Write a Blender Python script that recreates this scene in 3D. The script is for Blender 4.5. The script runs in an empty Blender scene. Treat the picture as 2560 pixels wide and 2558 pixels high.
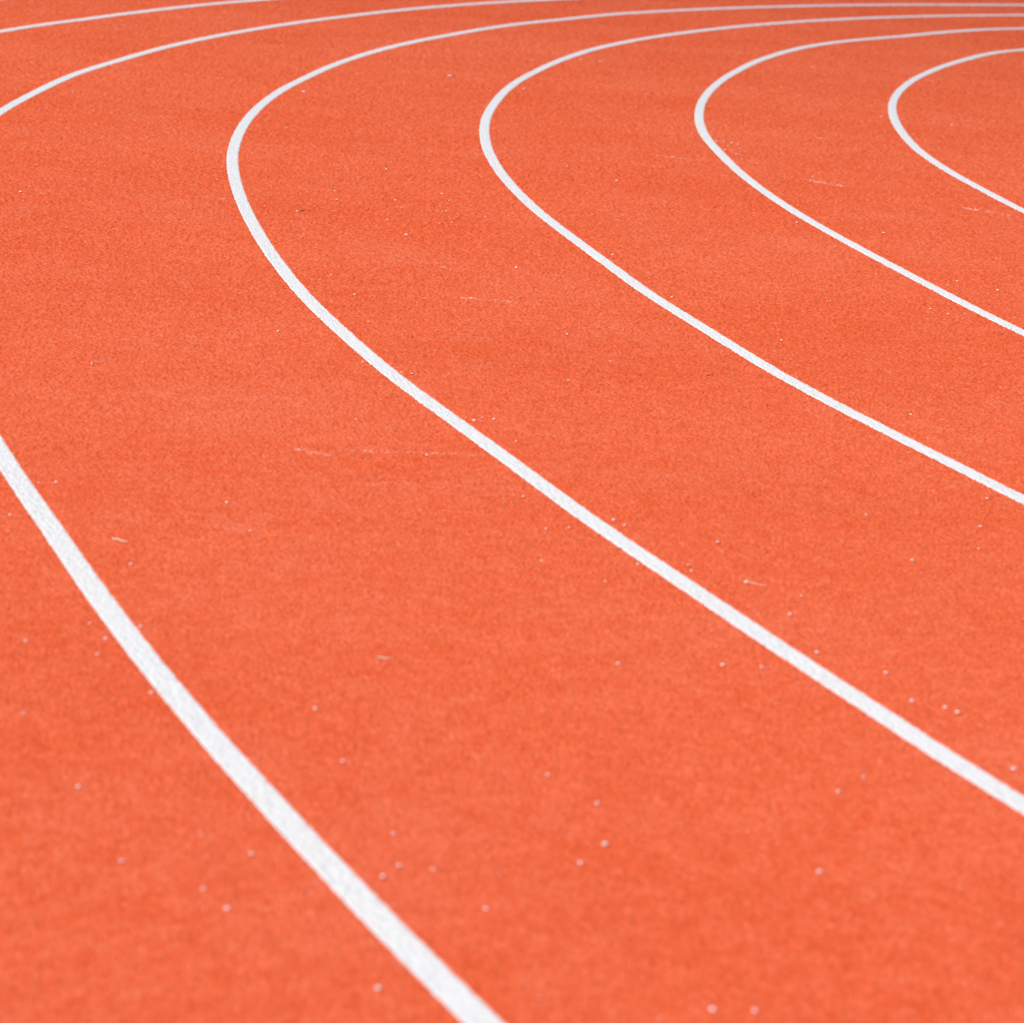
import bpy, math, random
import numpy as np
from mathutils import Matrix, Vector

rng = np.random.default_rng(11)
random.seed(5)
scene = bpy.context.scene
C = scene.collection

# ------------------------------------------------------------------ camera data
CAM_H, PITCH, ROLL, FOC = 1.4777, 0.238673, 0.070576, 6832.57   # metres, rad, rad, focal length in photo pixels
CX, CY, R0, LANE = 25.1747, 15.3642, 23.0365, 1.22              # centre of the bend, innermost visible line, lane width


def at(x, y):
    """Point of the track surface seen at photo pixel (x, y); used to survey positions off the photo."""
    u = (x - 1280) / FOC
    v = -(y - 1279) / FOC
    c, s = math.cos(ROLL), math.sin(ROLL)
    u, v = c * u - s * v, s * u + c * v
    cp, sp = math.cos(PITCH), math.sin(PITCH)
    t = CAM_H / (sp - v * cp)
    return u * t, (cp + v * sp) * t


# ------------------------------------------------------------------ helpers
def mat(name):
    m = bpy.data.materials.new(name)
    m.use_nodes = True
    nt = m.node_tree
    b = nt.nodes['Principled BSDF']
    b.inputs['Roughness'].default_value = 0.9
    b.inputs['Specular IOR Level'].default_value = 0.2
    return m, nt, b


def node(nt, kind, **kw):
    n = nt.nodes.new(kind)
    for k, v in kw.items():
        if k.startswith('_'):
            setattr(n, k[1:], v)
        else:
            n.inputs[k.replace('__', ' ')].default_value = v
    return n


def grid_mesh(name, co, rows, cols, smooth=True):
    """co: (rows*cols, 3) array -> quad grid mesh."""
    me = bpy.data.meshes.new(name)
    n = rows * cols
    me.vertices.add(n)
    me.vertices.foreach_set('co', np.ascontiguousarray(co, dtype=np.float32).ravel())
    i = (np.arange(rows - 1, dtype=np.int32)[:, None] * cols + np.arange(cols - 1, dtype=np.int32)[None, :]).ravel()
    q = np.stack([i, i + 1, i + cols + 1, i + cols], 1).astype(np.int32)
    f = len(q)
    me.loops.add(f * 4)
    me.loops.foreach_set('vertex_index', q.ravel())
    me.polygons.add(f)
    me.polygons.foreach_set('loop_start', np.arange(f, dtype=np.int32) * 4)
    if smooth:
        me.polygons.foreach_set('use_smooth', np.ones(f, dtype=bool))
    me.update(calc_edges=True)
    return me


def attr(me, name, vals):
    a = me.attributes.new(name, 'FLOAT', 'POINT')
    a.data.foreach_set('value', np.ascontiguousarray(vals, dtype=np.float32).ravel())


def link(name, me, m, label=None, cat=None, group=None, kind=None, loc=(0, 0, 0)):
    o = bpy.data.objects.new(name, me)
    C.objects.link(o)
    o.location = loc
    if m is not None and not me.materials:
        me.materials.append(m)
    if label: o['label'] = label
    if cat: o['category'] = cat
    if group: o['group'] = group
    if kind: o['kind'] = kind
    return o


def blur(a, n, axis):
    for _ in range(n):
        a = (np.roll(a, 1, axis) + 2 * a + np.roll(a, -1, axis)) * 0.25
    return a


def value_noise(X, Y, scale, seed):
    """Smooth world-space value noise, 0..1."""
    r = np.random.default_rng(seed).random((256, 256)).astype(np.float32)
    x, y = X / scale, Y / scale
    xi, yi = np.floor(x).astype(np.int32), np.floor(y).astype(np.int32)
    fx, fy = (x - xi).astype(np.float32), (y - yi).astype(np.float32)
    fx = fx * fx * (3 - 2 * fx); fy = fy * fy * (3 - 2 * fy)
    a, b = r[xi % 256, yi % 256], r[(xi + 1) % 256, yi % 256]
    c, d = r[xi % 256, (yi + 1) % 256], r[(xi + 1) % 256, (yi + 1) % 256]
    return (a * (1 - fx) + b * fx) * (1 - fy) + (c * (1 - fx) + d * fx) * fy


# ------------------------------------------------------------------ materials
def track_material():
    m, nt, b = mat('red_rubber_granules')
    L = nt.links
    b.inputs['Roughness'].default_value = 0.9
    b.inputs['Specular IOR Level'].default_value = 0.0
    a_t = node(nt, 'ShaderNodeAttribute', _attribute_name='tint')
    a_p = node(nt, 'ShaderNodeAttribute', _attribute_name='pale')
    a_s = node(nt, 'ShaderNodeAttribute', _attribute_name='scuff')
    ramp = node(nt, 'ShaderNodeValToRGB')
    e = ramp.color_ramp.elements
    e[0].position = 0.0; e[0].color = (0.64, 0.078, 0.022, 1)
    e[1].position = 1.0; e[1].color = (0.84, 0.190, 0.096, 1)
    k = e.new(0.5); k.color = (0.745, 0.122, 0.047, 1)
    L.new(a_t.outputs['Fac'], ramp.inputs['Fac'])
    m1 = node(nt, 'ShaderNodeMix', _data_type='RGBA')
    m1.inputs['B'].default_value = (0.88, 0.36, 0.27, 1)
    L.new(a_p.outputs['Fac'], m1.inputs['Factor'])
    L.new(ramp.outputs['Color'], m1.inputs['A'])
    m2 = node(nt, 'ShaderNodeMix', _data_type='RGBA')
    m2.inputs['B'].default_value = (0.86, 0.52, 0.45, 1)
    L.new(a_s.outputs['Fac'], m2.inputs['Factor'])
    L.new(m1.outputs['Result'], m2.inputs['A'])
    L.new(m2.outputs['Result'], b.inputs['Base Color'])
    return m


def far_track_material():
    m, nt, b = mat('red_rubber_plain')
    L = nt.links
    g = node(nt, 'ShaderNodeNewGeometry')
    n1 = node(nt, 'ShaderNodeTexNoise', Scale=120.0, Detail=3.0)
    ramp = node(nt, 'ShaderNodeValToRGB')
    e = ramp.color_ramp.elements
    e[0].position = 0.3; e[0].color = (0.64, 0.094, 0.034, 1)
    e[1].position = 0.7; e[1].color = (0.80, 0.146, 0.060, 1)
    L.new(g.outputs['Position'], n1.inputs['Vector'])
    L.new(n1.outputs['Fac'], ramp.inputs['Fac'])
    L.new(ramp.outputs['Color'], b.inputs['Base Color'])
    bp = node(nt, 'ShaderNodeBump', Strength=0.6, Distance=0.002)
    n2 = node(nt, 'ShaderNodeTexNoise', Scale=350.0, Detail=2.0)
    L.new(g.outputs['Position'], n2.inputs['Vector'])
    L.new(n2.outputs['Fac'], bp.inputs['Height'])
    L.new(bp.outputs['Normal'], b.inputs['Normal'])
    return m


def paint_material():
    m, nt, b = mat('white_line_paint')
    L = nt.links
    b.inputs['Roughness'].default_value = 0.6
    b.inputs['Specular IOR Level'].default_value = 0.25
    a = node(nt, 'ShaderNodeAttribute', _attribute_name='wear')
    mx = node(nt, 'ShaderNodeMix', _data_type='RGBA')
    mx.inputs['A'].default_value = (0.80, 0.80, 0.795, 1)
    mx.inputs['B'].default_value = (0.26, 0.26, 0.27, 1)
    L.new(a.outputs['Fac'], mx.inputs['Factor'])
    L.new(mx.outputs['Result'], b.inputs['Base Color'])
    return m


def mottled(name, c1, c2, scale=300.0, rough=0.8):
    m, nt, b = mat(name)
    L = nt.links
    tc = node(nt, 'ShaderNodeTexCoord')
    n1 = node(nt, 'ShaderNodeTexNoise', Scale=scale, Detail=3.0)
    ramp = node(nt, 'ShaderNodeValToRGB')
    e = ramp.color_ramp.elements
    e[0].position = 0.35; e[0].color = (*c1, 1)
    e[1].position = 0.65; e[1].color = (*c2, 1)
    L.new(tc.outputs['Object'], n1.inputs['Vector'])
    L.new(n1.outputs['Fac'], ramp.inputs['Fac'])
    L.new(ramp.outputs['Color'], b.inputs['Base Color'])
    b.inputs['Roughness'].default_value = rough
    return m


M_TRACK = track_material()
M_FAR = far_track_material()
M_PAINT = paint_material()
M_GRAIN = mottled('white_grain', (0.85, 0.845, 0.83), (0.91, 0.91, 0.90), 400)
M_STRAW = mottled('dry_straw', (0.74, 0.60, 0.38), (0.86, 0.76, 0.55), 200)
M_BULB = mottled('pale_seed_husk', (0.80, 0.74, 0.62), (0.88, 0.84, 0.76), 200)
M_THREAD = mottled('pale_thread', (0.80, 0.55, 0.52), (0.85, 0.66, 0.63), 200)
M_TWIG_SHADOW = mottled('twig_or_grain_shadow', (0.14, 0.06, 0.04), (0.26, 0.12, 0.08), 200)  # real twig, and the sliver that imitates a grain's shadow
M_GRASS = mottled('mown_grass', (0.035, 0.075, 0.018), (0.07, 0.12, 0.03), 3.0, 0.9)

# how far the hand-guided marker strayed from the true circle: (bearing in degrees, metres)
WOBBLE = {
    -1: [(160, 0.0), (190, 0.0)],
    0: [(155.1, -0.045), (156.4, 0.006), (158.1, 0.005), (160.4, -0.028), (164.9, -0.045), (169.1, -0.028), (172.8, -0.004), (175.2, 0.009), (177.8, 0.023), (180.6, 0.045), (182.9, 0.043), (184.9, 0.033), (186.8, 0.038)],
    1: [(146.6, -0.006), (148.3, 0.049), (150.7, 0.027), (154.4, -0.028), (158.3, 0.050), (161.0, 0.059), (164.7, 0.013), (168.7, -0.030), (172.3, -0.031), (175.9, -0.014), (178.2, -0.001), (180.4, 0.007), (182.7, -0.004), (185.7, 0.002), (187.9, 0.004), (189.8, -0.000), (191.5, 0.003), (193.1, 0.023), (194.9, 0.052)],
    2: [(140.5, 0.122), (143.5, 0.122), (146.8, 0.112), (154.1, 0.060), (159.2, 0.025), (163.8, 0.017), (166.9, 0.009), (168.6, -0.010), (172.1, -0.033), (174.9, -0.024), (178.0, -0.019), (180.5, -0.004), (182.1, 0.000), (183.7, 0.004), (185.6, 0.002), (187.3, -0.004), (189.1, -0.013), (190.6, -0.029), (192.2, -0.030), (193.6, -0.014), (194.4, -0.018), (195.7, -0.008), (196.5, 0.005), (197.9, 0.005), (198.6, 0.0), (199.5, 0.000), (200.2, 0.008)],
    3: [(135.7, 0.319), (138.6, 0.232), (141.6, 0.208), (147.9, 0.134), (152.0, 0.106), (156.2, 0.094), (159.4, 0.027), (162.3, 0.028), (166.3, -0.014), (169.5, -0.006), (173.2, -0.013), (176.5, -0.018), (178.5, -0.000), (180.4, 0.009), (182.5, 0.017), (184.6, 0.021), (186.2, 0.022), (187.6, 0.015), (189.3, 0.009), (191.0, 0.006), (192.4, 0.008), (194.3, 0.011), (195.4, 0.003), (196.5, -0.002), (197.2, -0.007), (198.2, -0.023), (199.2, -0.030), (200.3, -0.021), (201.0, -0.021), (201.7, -0.022), (202.4, -0.015), (203.1, -0.008), (203.6, -0.003), (204.2, 0.011), (204.5, 0.010)],
    4: [(135, 0.50), (142, 0.36), (149, 0.22), (155.9, 0.134), (159.9, 0.071), (164.1, 0.002), (168.9, -0.019), (173.1, -0.016), (176.1, -0.021), (178.5, 0.005), (180.9, -0.001), (183.2, 0.013), (198.9, -0.010), (200.4, -0.016), (201.4, -0.007), (202.1, -0.002), (203.1, 0.003), (203.8, 0.002), (204.5, 0.003), (205.1, 0.004), (205.7, -0.000)],
    5: [(135, 0.55), (145, 0.35), (155, 0.12), (162.2, 0.019), (163.9, 0.011), (166.3, -0.027), (168.7, -0.046), (169.9, -0.056), (170.8, -0.029), (173.1, -0.022)],
    6: [(135, 0.55), (145, 0.35), (155, 0.12), (165, 0.0), (190, 0.0)],
}


def line_radius(k, th):
    """Radius of lane line k at bearings th (radians), smoothed wobble included."""
    tab = np.linspace(100, 230, 5201)
    wob = np.array(WOBBLE[k])
    off = np.interp(tab, wob[:, 0], wob[:, 1])
    ker = np.exp(-0.5 * (np.arange(-80, 81) * 0.025 / 0.40) ** 2)
    off = np.convolve(np.pad(off, 80, mode='edge'), ker / ker.sum(), mode='valid')
    return R0 + k * LANE + np.interp(np.degrees(th), tab, off)


def line_width(d, cosv):
    return 0.053 + np.clip(d - 13, 0, 22) * 0.0128 * cosv


# ------------------------------------------------------------------ ground and track
def annulus(r_in, r_out, z, n=360, m=2):
    t = np.linspace(0, 2 * np.pi, n)
    r = np.linspace(r_in, r_out, m)
    RR, TT = np.meshgrid(r, t, indexing='ij')
    co = np.stack([CX + RR * np.cos(TT), CY + RR * np.sin(TT), np.full_like(RR, z)], -1).reshape(-1, 3)
    return grid_mesh('annulus', co, m, n)


s = 3000.0
gm = grid_mesh('ground', np.array([(-s, -s, -0.06), (s, -s, -0.06), (-s, s, -0.06), (s, s, -0.06)]), 2, 2, False)
link('ground', gm, M_GRASS, kind='structure')
link('track_base', annulus(R0 - 1.3 * LANE, R0 + 8.1 * LANE, -0.016, 720, 4), M_FAR, kind='structure')

# the granulate wearing course: every vertex is the top of a rubber granule
az = np.concatenate([np.arange(-0.46, -0.235, 0.0009), np.arange(-0.235, 0.235, 0.00038), np.arange(0.235, 0.46, 0.0009)])
lr = [2.3]
while lr[-1] < 44:
    d = lr[-1]
    lr.append(d * (1 + (0.00052 if d < 8 else 0.00052 + min(1, (d - 8) / 12) * 0.00025)))
rad = np.array(lr)
NR, NA = len(rad), len(az)
print('granule grid', NR, NA, NR * NA)
RR, AA = np.meshgrid(rad, az, indexing='ij')
AA = AA + rng.uniform(-0.0002, 0.0002, AA.shape)
RR = RR * (1 + rng.uniform(-0.00026, 0.00026, RR.shape))
X = (RR * np.sin(AA)).astype(np.float32)
Y = (RR * np.cos(AA)).astype(np.float32)
w = rng.random((NR, NA), dtype=np.float32)
w2 = blur(blur(rng.standard_normal((NR, NA), dtype=np.float32), 1, 0), 1, 1)
w2 /= w2.std()
amp = np.clip(0.0010 + 0.00015 * (RR - 6), 0.0010, 0.0045).astype(np.float32)
Z = amp * (w * 1.2 + 0.55 * w2 - 0.75)
Z -= amp * 1.5 * (rng.random((NR, NA), dtype=np.float32) > 0.92)
Z = np.clip(Z, -3.2 * amp, 1.6 * amp)
# height relative to neighbours, 0..1
rank = np.clip(0.5 + 0.28 * (Z / amp), 0, 1)
# the paint film sits in place of the granule tops: lower the rubber under each line
th_ = np.arctan2(Y - CY, X - CX) % (2 * np.pi)
rd_ = np.hypot(X - CX, Y - CY)
cv_ = np.abs(X * np.cos(th_) + Y * np.sin(th_)) / RR
hw_ = 0.5 * line_width(RR, cv_) - 0.0008
for k in range(-1, 7):
    under = np.clip((hw_ - np.abs(rd_ - line_radius(k, th_))) / 0.002, 0, 1)
    Z = (Z * (1 - under) - 0.0032 * under).astype(np.float32)
del th_, rd_, cv_, hw_, under
# roller-lane mottling, a few cm to a metre
big = 0.5 * value_noise(X, Y, 0.9, 1) + 0.3 * value_noise(X, Y, 0.28, 2) + 0.2 * value_noise(X, Y, 0.06, 3)
fine = 0.6 * value_noise(X, Y, 0.0095, 4) + 0.4 * value_noise(X, Y, 0.026, 5)
tint = np.clip(0.5 + 0.50 * (rng.random((NR, NA), dtype=np.float32) - 0.5) + 0.14 * w2 + 0.32 * (big - 0.5) + 0.62 * (fine - 0.5) - 0.4 * (rank - 0.5), 0, 1)  # rank term darkens raised tops: far-end dimming put into the colour
pale = (rng.random((NR, NA), dtype=np.float32) > 0.9990).astype(np.float32)
pale = np.clip(blur(blur(pale, 1, 0), 1, 1) * 4, 0, 1) * rng.random((NR, NA), dtype=np.float32)
pale = np.clip(pale + 0.09 * value_noise(X, Y, 0.5, 7) * value_noise(X, Y, 0.14, 8), 0, 1)

scuff = np.zeros((NR, NA), dtype=np.float32)
# shoe and spike scuffs: photo ends, half width in metres, strength
for (x0, y0, x1, y1, hw, st) in [
        (737, 1123, 812, 1137, 0.022, 0.8), (850, 1126, 1205, 1137, 0.014, 0.42),
        (1645, 389, 1745, 401, 0.040, 0.85), (2020, 450, 2112, 466, 0.045, 1.1),
        (2425, 522, 2517, 537, 0.040, 0.7), (1170, 745, 1292, 755, 0.035, 0.5),
        (490, 493, 582, 498, 0.022, 0.45), (2050, 346, 2070, 348, 0.03, 0.7),
        (1105, 668, 1150, 674, 0.02, 0.35), (2440, 590, 2556, 615, 0.03, 0.22),
        (940, 1205, 1320, 1228, 0.08, 0.11), (520, 1300, 640, 1325, 0.08, 0.11), (1150, 1240, 1330, 1262, 0.07, 0.09)]:
    ax, ay = at(x0, y0)
    bx, by = at(x1, y1)
    dx, dy = bx - ax, by - ay
    ll = dx * dx + dy * dy
    lo, hi = np.searchsorted(rad, [math.hypot(ax, ay) * 0.93, math.hypot(bx, by) * 1.0])
    r_lo = min(math.hypot(ax, ay), math.hypot(bx, by)) * 0.96
    r_hi = max(math.hypot(ax, ay), math.hypot(bx, by)) * 1.04
    i0, i1 = np.searchsorted(rad, [r_lo, r_hi])
    sx, sy = X[i0:i1], Y[i0:i1]
    t = ((sx - ax) * dx + (sy - ay) * dy) / ll
    tc = np.clip(t, 0, 1)
    dist = np.hypot(sx - ax - tc * dx, sy - ay - tc * dy)
    broken = np.clip(value_noise(sx, sy, 0.022, 21) * 2.6 - 0.9, 0, 1)
    fade = 1 - 0.5 * tc
    g = np.clip(1 - dist / hw, 0, 1) * np.clip((rank[i0:i1] - 0.42) * 5, 0, 1) * broken * fade * st * 2.4
    scuff[i0:i1] = np.maximum(scuff[i0:i1], np.clip(g, 0, 1))

me = grid_mesh('granules', np.stack([X, Y, Z], -1).reshape(-1, 3), NR, NA, False)
attr(me, 'tint', tint)
attr(me, 'pale', pale)
attr(me, 'scuff', scuff)
track = link('running_track', me, M_TRACK, kind='structure')
del X, Y, Z, tint, pale, scuff, big, fine, w, w2, RR, AA, rank

# ------------------------------------------------------------------ painted lane lines
LINE_LABEL = {
    -1: 'innermost white lane line, just beyond the right edge of the photo',
    0: 'white lane line with the tightest bend, nearest the right edge',
    1: 'third white lane line, bending just left of the rightmost, tightest curve',
    2: 'second white lane line, its bend near the middle of the photo\'s width',
    3: 'long white lane line bending in the left part and ending low on the right edge',
    4: 'broad nearest white lane line, running from the left edge down to the bottom edge',
    5: 'white lane line seen only as a short stretch across the top left, above the others',
    6: 'outermost white lane line, just touching the top left corner',
}
GROUP_LINES = 'white lane lines painted around the bend'


def lane_line(k):
    t0, t1 = math.radians(118 if k > 3 else 112), math.radians(216)
    step = 0.004 / R0
    n = int((t1 - t0) / step)
    th = np.linspace(t0, t1, n)
    r = line_radius(k, th)
    px, py = CX + r * np.cos(th), CY + r * np.sin(th)
    d = np.hypot(px, py)
    # thin the sampling where the line is far away
    keep = np.zeros(n, bool)
    acc = 0.0
    for i, di in enumerate(d):
        acc += 0.004
        if acc >= min(max(0.0028, 0.0007 * di), 0.03):
            keep[i] = True
            acc = 0.0
    th, r, d, px, py = th[keep], r[keep], d[keep], px[keep], py[keep]
    n = len(th)
    cosv = np.abs((px * np.cos(th) + py * np.sin(th)) / d)
    width = line_width(d, cosv)
    m = 23
    e = np.linspace(-1, 1, m)
    WW = width[:, None] * 0.5 * e[None, :]
    nz = rng.standard_normal((n, m)).astype(np.float32)
    edge = blur(rng.standard_normal((n, 2)).astype(np.float32), 2, 0)
    ej = np.where(e[None, :] < 0, edge[:, :1], edge[:, 1:]) * 0.0011 * (np.abs(e[None, :]) ** 4) * np.sign(e)[None, :]
    rr = r[:, None] + WW + ej + rng.uniform(-0.0006, 0.0006, (n, m))
    tt = th[:, None] + rng.uniform(-0.0012, 0.0012, (n, m)) / R0
    x = CX + rr * np.cos(tt)
    y = CY + rr * np.sin(tt)
    sm = blur(blur(rng.standard_normal((n, m)).astype(np.float32), 1, 0), 1, 1)
    z = 0.0004 + 0.0017 * (rng.random((n, m)) - 0.5) + 0.0008 * sm + 0.00012 * np.clip(d - 8, 0, 20)[:, None]
    fall = np.clip((np.abs(e) - 0.90) / 0.10, 0, 1)
    z = z - 0.0014 * fall[None, :] * (1 + np.clip(d - 8, 0, 20) * 0.04)[:, None]
    me = grid_mesh('lane_line', np.stack([x, y, z], -1).reshape(-1, 3), n, m)
    pits = (rng.random((n, m)) > 0.955).astype(np.float32) * rng.random((n, m))
    wear = np.clip(0.10 * np.clip(-sm * 1.2, 0, 2) + pits * 1.0 * np.clip(1.5 * value_noise(x, y, 0.25, 31), 0, 1), 0, 1)
    attr(me, 'wear', wear)
    return link('lane_line', me, M_PAINT, LINE_LABEL[k], 'lane line', GROUP_LINES)


for k in (3, 4, 2, 1, 0, 5, 6, -1):
    lane_line(k)

# ------------------------------------------------------------------ loose things lying on the track
import bmesh


def grain_mesh(seed, flat=0.5):
    r = random.Random(seed)
    bm = bmesh.new()
    bmesh.ops.create_icosphere(bm, subdivisions=2, radius=0.5)
    dirs = [Vector((r.uniform(-1, 1), r.uniform(-1, 1), r.uniform(-1, 1))).normalized() for _ in range(7)]
    for v in bm.verts:
        c = v.co.normalized()
        k = 1.0
        for i, dv in enumerate(dirs):
            q = c.dot(dv)
            k += (0.16 if i % 2 else -0.13) * max(0, q) ** 3
        v.co = c * 0.5 * k
        v.co.z *= flat
        v.co.x *= 1.15
    lo = min(v.co.z for v in bm.verts)
    for v in bm.verts:
        v.co.z -= lo
    me = bpy.data.meshes.new('grain')
    bm.to_mesh(me)
    bm.free()
    for p in me.polygons:
        p.use_smooth = True
    return me


GRAINS = [grain_mesh(i) for i in range(6)]
for g in GRAINS:
    g.materials.append(M_GRAIN)


def grain(x, y, size_mm, label, group='white grains lying on the track', name='paint_grain', cat='grain'):
    gx, gy = at(x, y)
    me = GRAINS[random.randrange(6)]
    o = link(name, me, None, label, cat, group, loc=(gx, gy, 0.0004))
    o.scale = (size_mm / 1000,) * 3
    o.rotation_euler.z = random.uniform(0, 6.28)
    return o


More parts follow.
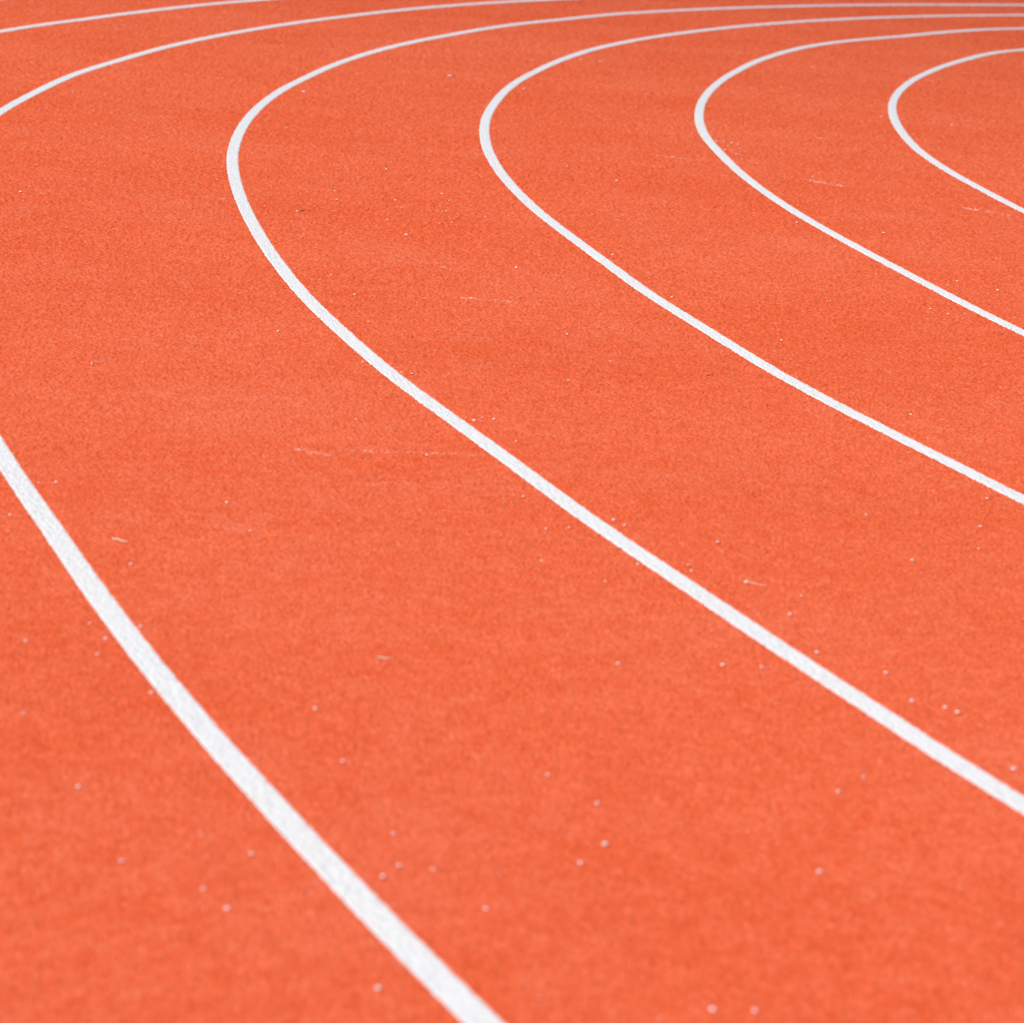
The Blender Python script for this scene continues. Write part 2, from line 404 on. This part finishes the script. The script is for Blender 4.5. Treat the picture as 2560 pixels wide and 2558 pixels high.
BIG = [
    (945.4, 2474, 6.5, 'soft pale grain nearest the bottom edge, just right of the broad line'),
    (1780.6, 2527, 6.5, 'left one of two blurred grains at the bottom edge, right of centre'),
    (1887, 2529.7, 6.0, 'right one of two blurred grains at the bottom edge, right of centre'),
    (2048.7, 2182, 6.0, 'lone blurred grain low on the right, below the end of the long line'),
    (2094.8, 1980.7, 5.0, 'lower grain of the faint pair under the long line at the right'),
    (2158, 1944, 4.2, 'upper, fainter grain of the faint pair under the long line at the right'),
    (1513.5, 2113, 7.0, 'brightest blurred grain in the lower middle of the front lane'),
    (1451.5, 2160, 5.5, 'dimmer grain just lower left of the brightest one in the lower middle'),
    (1492, 2011, 5.0, 'grain straight above the brightest one in the lower middle'),
    (1368.6, 1939, 4.6, 'small grain at the upper left end of the cluster in the lower middle'),
    (956.7, 2193.8, 5.5, 'bright lowest grain of a loose trio right of the broad line'),
    (997.7, 2166.5, 5.0, 'middle grain of a loose trio right of the broad line'),
    (1082, 2175.8, 4.6, 'dim rightmost grain of a loose trio right of the broad line'),
    (1215.4, 2275.4, 4.8, 'dim lone grain lower right of the loose trio beside the broad line'),
    (983, 2086, 4.4, 'dim grain directly above the loose trio beside the broad line'),
    (857.5, 1905, 5.0, 'second grain down of the two above the loose trio, near the broad line'),
    (789.6, 1774, 5.8, 'bright grain in the front lane, highest of those near the lower broad line'),
    (568.7, 2274.5, 6.2, 'large blurred grain at lower left, the brightest left of the broad line there'),
    (508, 2225, 5.0, 'dim grain just upper left of the large blurred grain at lower left'),
    (629, 2137, 5.2, 'grain between the large blurred lower left grain and the broad line'),
    (304.5, 2155, 4.4, 'faint grain alone in the middle of the lower left area'),
    (196, 1970, 5.8, 'bright lone grain low on the left, above the faint one'),
    (379, 1734.5, 5.8, 'bright grain close under the broad line, lower right of the row of three'),
    (263.6, 1599, 5.8, 'brightest, middle grain in a row of three left of the broad line'),
    (225, 1561, 4.8, 'top grain in a row of three left of the broad line'),
    (243.7, 1637.5, 4.4, 'dim bottom grain in a row of three left of the broad line'),
    (64, 1604, 4.8, 'small grain near the left edge, left of the row of three'),
    (58, 1785.5, 4.4, 'dim grain near the left edge, below the row of three'),
    (25.7, 1289, 6.0, 'bright grain hugging the left edge under the start of the broad line'),
    (327.5, 1412, 6.0, 'bright grain just below the tan straw'),
    (352, 1568, 5.0, 'grain touching the upper right side of the broad line at left'),
    (566.6, 1258, 6.0, 'small bright grain in the front lane, well right of the tan straw'),
    (625, 1328.7, 4.6, 'fainter grain lower right of the small bright one beyond the tan straw'),
    (140, 1207, 6.0, 'right one of two grains beside the broad line, above the tan straw'),
    (97.4, 1208.5, 4.8, 'left one of two grains beside the broad line, above the tan straw'),
    (1185.5, 1053, 7.4, 'left bright grain of two just above the long line near its middle'),
    (1235, 1049.5, 6.8, 'right bright grain of two just above the long line near its middle'),
    (1206, 1045, 4.4, 'tiny grain between the two bright ones above the long line'),
    (1290, 1105, 4.8, 'dim grain above the long line, right of the two bright ones'),
    (1308, 1243, 6.2, 'bright grain just below the long line near the middle of the photo'),
    (1066.8, 1139.7, 6.2, 'bright grain lying on the broken scuff mark below the long line'),
    (1030, 936, 6.4, 'grain just off the upper side of the long line, right of a touching one'),
    (1004, 932, 5.2, 'grain touching the upper side of the long line in the upper middle'),
    (696, 829, 7.0, 'bright lone grain left of the long line, upper part of the front lane'),
    (887, 738, 7.4, 'bright grain right of the long line, highest of three in a slanting column'),
    (921, 806, 6.4, 'lower grain of a slanting column right of the long line'),
    (908, 906, 5.6, 'grain close under the long line in the upper middle'),
    (827, 689, 5.8, 'small grain upper left of the slanting column beside the long line'),
    (1173, 802, 5.6, 'small lone grain in the middle of the second lane'),
    (890, 1049, 5.0, 'dim lone grain above the bright end of the broken scuff mark'),
    (1533.7, 1302, 7.4, 'largest grain above the long line right of the photo\'s middle'),
    (1561, 1315, 5.4, 'small grain just lower right of the largest one above the long line'),
    (1422.6, 1321, 5.4, 'grain under the long line, right one of two at the same height'),
    (1364.6, 1323, 4.6, 'dim grain under the long line, left one of two at the same height'),
    (1354.6, 1404, 4.6, 'dim grain straight below the two at the same height under the long line'),
    (1594, 1412.6, 6.0, 'grain tucked right under the long line, right of centre'),
    (1514.8, 1455, 5.0, 'dim grain lower left of the one tucked under the long line'),
    (1721, 1414, 5.0, 'upper grain of a close pair above the long line, left of the straw'),
    (1728.7, 1428.6, 6.0, 'lower grain of a close pair above the long line, left of the straw'),
    (1795, 1357, 6.6, 'bright lone grain above the straw with the pale head'),
    (1807, 1665, 6.4, 'bright middle grain of three spread below the long line at right'),
    (1544.6, 1661, 5.8, 'blurred left grain of three spread below the long line at right'),
    (1904, 1670, 5.2, 'dim right grain of three spread below the long line at right'),
    (1975.7, 1538, 6.2, 'grain above the long line, lower right of the straw with the pale head'),
    (2042.7, 1633, 5.8, 'grain just above the long line, first of a descending string at right'),
    (2215, 1684.6, 6.4, 'bright second grain in a descending string above the long line at right'),
    (2279, 1755, 6.2, 'third grain in a descending string above the long line at right'),
    (2362.7, 1771.4, 6.4, 'fourth grain in a descending string, left of a brighter neighbour'),
    (2394, 1783, 6.8, 'bright fifth grain at the end of a descending string above the long line'),
    (2534, 1925, 7.4, 'large bright grain near the right edge above the end of the long line'),
    (2280.5, 1402.4, 7.4, 'brightest lone grain in the right part of the second lane'),
    (2451.6, 1318.5, 7.0, 'middle grain of a vertical row of three near the right edge'),
    (2468, 1248, 6.0, 'top grain of a vertical row of three near the right edge'),
    (2446.6, 1373.5, 5.2, 'bottom grain of a vertical row of three near the right edge'),
    (2166, 1288, 5.2, 'dim grain in the second lane, upper left of the brightest lone one'),
    (2003, 1491, 4.8, 'dim grain in the second lane, right of the straw with the pale head'),
    (2277, 1037.6, 6.4, 'grain above the second line, right of the photo, alone in the third lane'),
    (1418, 837, 7.0, 'bright grain in the second lane, below the middle of the second line'),
    (1421.7, 952, 5.4, 'small grain directly below the bright one under the second line'),
    (1525.5, 904.7, 5.2, 'small grain right of the bright one under the second line'),
    (1680, 744, 8.0, 'bright grain just above the second line at its middle'),
    (1532, 638, 8.0, 'grain just above the second line, upper left of the bright one there'),
    (1290.7, 670, 8.5, 'flat bright grain alone in the second lane below the second line'),
    (743.7, 530, 10, 'bright grain right of the long line\'s bend, with a dark speck beside it'),
    (841.6, 501, 9, 'lower of two grains close together in the second lane, right of the bend'),
    (836.6, 478, 7.5, 'upper of two grains close together in the second lane, right of the bend'),
    (989, 502, 9, 'upper grain of a slanting row of three left of the second line'),
    (1004, 521, 7, 'middle grain of a slanting row of three left of the second line'),
    (969, 551, 7, 'bottom grain of a slanting row of three left of the second line'),
    (1105, 486, 10, 'top grain of a cluster hugging the second line below its bend'),
    (1123, 503, 8, 'second grain down in the cluster hugging the second line'),
    (1116, 530, 9, 'third grain down in the cluster hugging the second line'),
    (1130, 557.6, 8, 'right bottom grain in the cluster hugging the second line'),
    (1099.5, 560, 7, 'left bottom grain in the cluster hugging the second line'),
    (966, 425, 10, 'lone grain in the upper second lane, left of the second line\'s bend'),
    (1310, 224, 13, 'grain inside the bend of the second line, near its top'),
    (52, 481, 11, 'bright lone grain in the upper left near the left edge'),
    (2209, 583.5, 9.5, 'bright lone grain above the third line at right'),
    (1992, 557.6, 9.5, 'grain close under the third line'),
    (2393, 704, 8.5, 'grain above the third line near the right edge, left of another'),
    (2494.5, 727, 8.5, 'grain above the third line near the right edge, right of another'),
    (2326, 774, 7.5, 'left one of two grains under the third line near the right edge'),
    (2370, 786, 7, 'right one of two grains under the third line near the right edge'),
    (1954, 852, 7, 'grain above the second line, right of centre'),
    (1791, 354, 10, 'left grain of four in a row inside the bend of the third line'),
    (1809, 356, 8, 'second of four grains in a row inside the bend of the third line'),
    (1829, 358, 10, 'third of four grains in a row inside the bend of the third line'),
    (1845, 362, 9, 'right grain of four in a row inside the bend of the third line'),
]
for x, y, sz, lab in BIG:
    grain(x, y, sz * (1.18 if y > 1500 else 1.05), lab)

# larger flat flakes of old paint
FLAKES = [(1125, 191, 25, 'largest white flake, alone in the far second lane'),
          (760, 231, 22, 'flat white flake inside the top of the long line\'s bend'),
          (1542.7, 453, 15, 'small white flake in the middle of the third lane'),
          (1015.7, 588, 13, 'white flake in the second lane below the slanting row of grains')]
for i, (x, y, sz, lab) in enumerate(FLAKES):
    me = grain_mesh(50 + i, 0.30)
    me.materials.append(M_GRAIN)
    gx, gy = at(x, y)
    o = link('paint_flake', me, None, lab, 'paint flake', 'white flakes of paint', loc=(gx, gy, 0.001))
    o.scale = (sz / 1000,) * 3
    o.rotation_euler.z = 0.2 + i

# tiny specks nobody would count: one object
SMALL = [(1024, 450), (670.8, 483), (679, 468), (662.5, 517), (760, 588), (828, 688), (887, 737), (737.8, 673), (571, 645), (649, 639), (637, 228), (715, 320), (836, 340), (542, 450),
         (181, 229), (16, 599), (26, 591), (167, 569), (212, 449), (87, 413), (68, 187), (234, 277), (1672, 374), (1329, 151), (1531, 639), (1214, 543), (1418, 417), (1415, 722),
         (2491, 649), (2510, 686), (2536, 794), (1961, 907), (2032, 443), (2203, 293), (1771, 267), (2379, 313), (2076, 754), (167, 1178), (9, 1265), (21, 1330), (183, 1510), (568, 1591), (284, 1752), (523, 1750),
         (643, 1916), (1368, 1939), (905, 1979), (775, 2234), (778, 2287), (799, 2322), (790, 2208), (984, 2267), (1165, 1047), (1032, 1016), (1048, 848), (1093, 827), (834, 872), (760, 862), (1123, 936), (951, 968),
         (1778, 1577), (1886, 1529), (2413, 1793), (1993, 1708), (1938, 1760), (1976, 1159), (1974, 1086), (2319, 1098), (2273, 1133), (2331, 1163), (2018, 998), (2163, 1032), (2226, 933), (1504, 608), (1903, 979), (1557, 826), (1673, 826),
         (1465, 2112), (1869, 2081), (1347, 2498), (1648, 2549), (493, 1907), (505, 2091), (512, 2277), (1830, 378), (1850, 371), (1820, 366), (1812, 376), (1840, 386), (1855, 398), (1452, 150), (1500, 155)]
bm = bmesh.new()
srt = random.Random(3)
def speck(gx, gy, sz):
    t = bmesh.ops.create_icosphere(bm, subdivisions=1, radius=sz / 2000)
    for v in t['verts']:
        v.co.z *= 0.7
        v.co += Vector((gx, gy, 0.0012 + sz * 0.0002)) + Vector((srt.uniform(-1, 1), srt.uniform(-1, 1), 0)) * sz * 0.00012
for x, y in SMALL:
    gx, gy = at(x, y)
    speck(gx, gy, max(3.0, 0.30 * math.hypot(gx, gy) ** 1.2) if gy > 5.2 else 3.0)
for i in range(420):
    x, y = srt.uniform(-40, 2600), srt.uniform(60, 2600) 
    gx, gy = at(x, y)
    speck(gx, gy, srt.uniform(0.20, 0.42) * max(math.hypot(gx, gy), 5.5))
sm_ = bpy.data.meshes.new('specks')
bm.to_mesh(sm_)
bm.free()
link('paint_specks', sm_, M_GRAIN, kind='stuff')


def stick(name, pts, r0, r1, m, parent=None, sides=7):
    bm = bmesh.new()
    rings = []
    n = len(pts)
    for i, p in enumerate(pts):
        p = Vector(p)
        a = Vector(pts[max(0, i - 1)])
        b = Vector(pts[min(n - 1, i + 1)])
        tdir = (b - a).normalized()
        side = tdir.cross(Vector((0, 0, 1))).normalized()
        up = side.cross(tdir)
        rr = r0 + (r1 - r0) * i / (n - 1)
        rings.append([bm.verts.new(p + (side * math.cos(q) + up * math.sin(q)) * rr) for q in [2 * math.pi * j / sides for j in range(sides)]])
    for i in range(n - 1):
        for j in range(sides):
            bm.faces.new((rings[i][j], rings[i][(j + 1) % sides], rings[i + 1][(j + 1) % sides], rings[i + 1][j]))
    bm.faces.new(rings[0][::-1])
    bm.faces.new(rings[-1])
    me = bpy.data.meshes.new(name)
    bm.to_mesh(me)
    bm.free()
    o = link(name, me, m)
    if parent: o.parent = parent
    return o


def along(pix, z=0.0028, wig=0.0006):
    out = []
    for i, (x, y) in enumerate(pix):
        gx, gy = at(x, y)
        out.append((gx + srt.uniform(-wig, wig), gy + srt.uniform(-wig, wig), z + 0.0006 * math.sin(i * 1.7)))
    return out


def note(o, label, cat, group=None):
    o['label'] = label
    o['category'] = cat
    if group: o['group'] = group


G_STRAW = 'bits of dry straw on the track'
note(stick('dry_straw', along([(281, 1351), (293, 1353), (304, 1356), (318, 1358)], 0.0035, 0.0003), 0.0018, 0.0013, M_STRAW),
     'tan bit of straw in the left of the front lane, beside the broad line', 'straw', G_STRAW)
note(stick('dry_straw', along([(942, 1648), (955, 1649), (970, 1650), (985, 1649)], 0.003, 0.0003), 0.0016, 0.0008, M_STRAW),
     'faint straw lying level in the middle of the front lane', 'straw', G_STRAW)
note(stick('dry_straw', along([(268, 1024), (273, 1023), (279, 1021)], 0.003, 0.0002), 0.0013, 0.0006, M_STRAW),
     'shortest scrap of straw, above the tan one and below the pale thread', 'straw', G_STRAW)
ex, ey = at(1866, 1459)
root = bpy.data.objects.new('straw_with_seed', None)
C.objects.link(root)
root.location = (ex, ey, 0)
note(root, 'thin straw with a pale seed head above the long line at right', 'straw', G_STRAW)
pts_ = [(a - ex, b - ey, c_) for a, b, c_ in along([(1868, 1459), (1880, 1461), (1895, 1464), (1916, 1467)], 0.003, 0.0003)]
stick('stalk', pts_, 0.0011, 0.0005, M_STRAW, root)
hm = grain_mesh(77, 0.8)
hm.materials.append(M_BULB)
h = link('husk', hm, None, loc=(-0.001, 0, 0.0012))
h.scale = (0.0095, 0.0065, 0.0065)
h.parent = root
note(stick('thread', along([(231, 915), (228, 909), (236, 906.5), (245, 907), (256, 906), (264, 904), (271, 903)], 0.0032, 0.0003), 0.0010, 0.0009, M_THREAD),
     'thin pale pinkish thread bent at its left end, left of the long line', 'thread')
note(stick('twig_or_grain_shadow', along([(1767, 941), (1773, 941), (1778, 939), (1784, 936)], 0.003, 0.0004), 0.0014, 0.0008, M_TWIG_SHADOW),
     'tiny dark twig in the second lane, under the second line', 'twig')
note(stick('twig_or_grain_shadow', along([(750, 528.6), (757, 528.2), (764, 527)], 0.003, 0.0004), 0.0014, 0.0010, M_TWIG_SHADOW),
     'dark speck of twig beside a bright grain right of the long line\'s bend', 'twig')  # dark sliver added in place of the grain's cast shadow


# ------------------------------------------------------------------ light
world = bpy.data.worlds.new('World')
scene.world = world
world.use_nodes = True
wn = world.node_tree
bg = wn.nodes['Background']
sky = wn.nodes.new('ShaderNodeTexSky')
sky.sky_type = 'NISHITA'
sky.sun_disc = False
SUN_EL, SUN_AZ = math.radians(50), math.radians(-112)      # azimuth measured from +Y (view direction) towards +X
sky.sun_elevation = SUN_EL
sky.sun_rotation = SUN_AZ
sky.dust_density = 2.0
wn.links.new(sky.outputs['Color'], bg.inputs['Color'])
bg.inputs['Strength'].default_value = 0.10
sl = bpy.data.lights.new('sun', 'SUN')
sl.energy = 3.6
sl.angle = math.radians(0.6)
sl.color = (1.0, 0.95, 0.875)
so = bpy.data.objects.new('sun', sl)
C.objects.link(so)
d = Vector((math.sin(SUN_AZ) * math.cos(SUN_EL), math.cos(SUN_AZ) * math.cos(SUN_EL), math.sin(SUN_EL)))
so.rotation_euler = d.to_track_quat('Z', 'Y').to_euler()
so.location = d * 50

# unseen scattering volume, added to dim the sunlight on the far end of the bend
cm_ = bpy.data.materials.new('added_shade_scatter')
cm_.use_nodes = True
cn = cm_.node_tree
cn.nodes.remove(cn.nodes['Principled BSDF'])
vol = cn.nodes.new('ShaderNodeVolumeScatter')
vol.inputs['Color'].default_value = (1, 1, 1, 1)
vol.inputs['Density'].default_value = 0.033
cn.links.new(vol.outputs['Volume'], cn.nodes['Material Output'].inputs['Volume'])
cb = bmesh.new()
CR, CT, NS, NRG = 50.0, 20.0, 48, 12
rows_ = []
for sgn in (1, -1):
    for i in range(NRG if sgn == 1 else NRG - 1):
        q = (i + 0.0) / (NRG - 1) if sgn == 1 else (NRG - 2 - i) / (NRG - 1)
        if q == 0:
            rows_.append([cb.verts.new((0, 0, sgn * CT / 2))])
        else:
            rows_.append([cb.verts.new((CR * q * math.cos(2 * math.pi * j / NS), CR * q * math.sin(2 * math.pi * j / NS), sgn * CT / 2 * (1 - q * q) ** 2)) for j in range(NS)])
for a_, b_ in zip(rows_, rows_[1:]):
    for j in range(NS):
        k2 = (j + 1) % NS
        if len(a_) == 1: cb.faces.new((a_[0], b_[j], b_[k2]))
        elif len(b_) == 1: cb.faces.new((a_[j], b_[0], a_[k2]))
        else: cb.faces.new((a_[j], b_[j], b_[k2], a_[k2]))
bmesh.ops.recalc_face_normals(cb, faces=cb.faces)
cme = bpy.data.meshes.new('added_shade_volume')
cb.to_mesh(cme)
cb.free()
link('added_shade_volume', cme, cm_, kind='structure', loc=Vector((20, 53, 0)) + d * (260 / math.sin(SUN_EL)))

# ------------------------------------------------------------------ camera
cam = bpy.data.cameras.new('camera')
co = bpy.data.objects.new('camera', cam)
C.objects.link(co)
scene.camera = co
c, s_ = math.cos(ROLL), math.sin(ROLL)
U = Vector((0, math.sin(PITCH), math.cos(PITCH)))
Xr = Vector((1, 0, 0))
F = Vector((0, math.cos(PITCH), -math.sin(PITCH)))
ax, ay = c * Xr + s_ * U, -s_ * Xr + c * U
Mx = Matrix((ax, ay, -F)).transposed().to_4x4()
Mx.translation = (0, 0, CAM_H)
co.matrix_world = Mx
cam.sensor_width = 36
cam.lens = FOC / 2560 * 36
cam.clip_start = 0.05
cam.clip_end = 8000
cam.dof.use_dof = True
cam.dof.focus_distance = 9.4
cam.dof.aperture_fstop = 5.2
cam.dof.aperture_blades = 0

scene.render.engine = 'CYCLES'
vs = scene.view_settings
vs.view_transform = 'Standard'
vs.look = 'None'
vs.exposure = 0.0
vs.gamma = 1.0
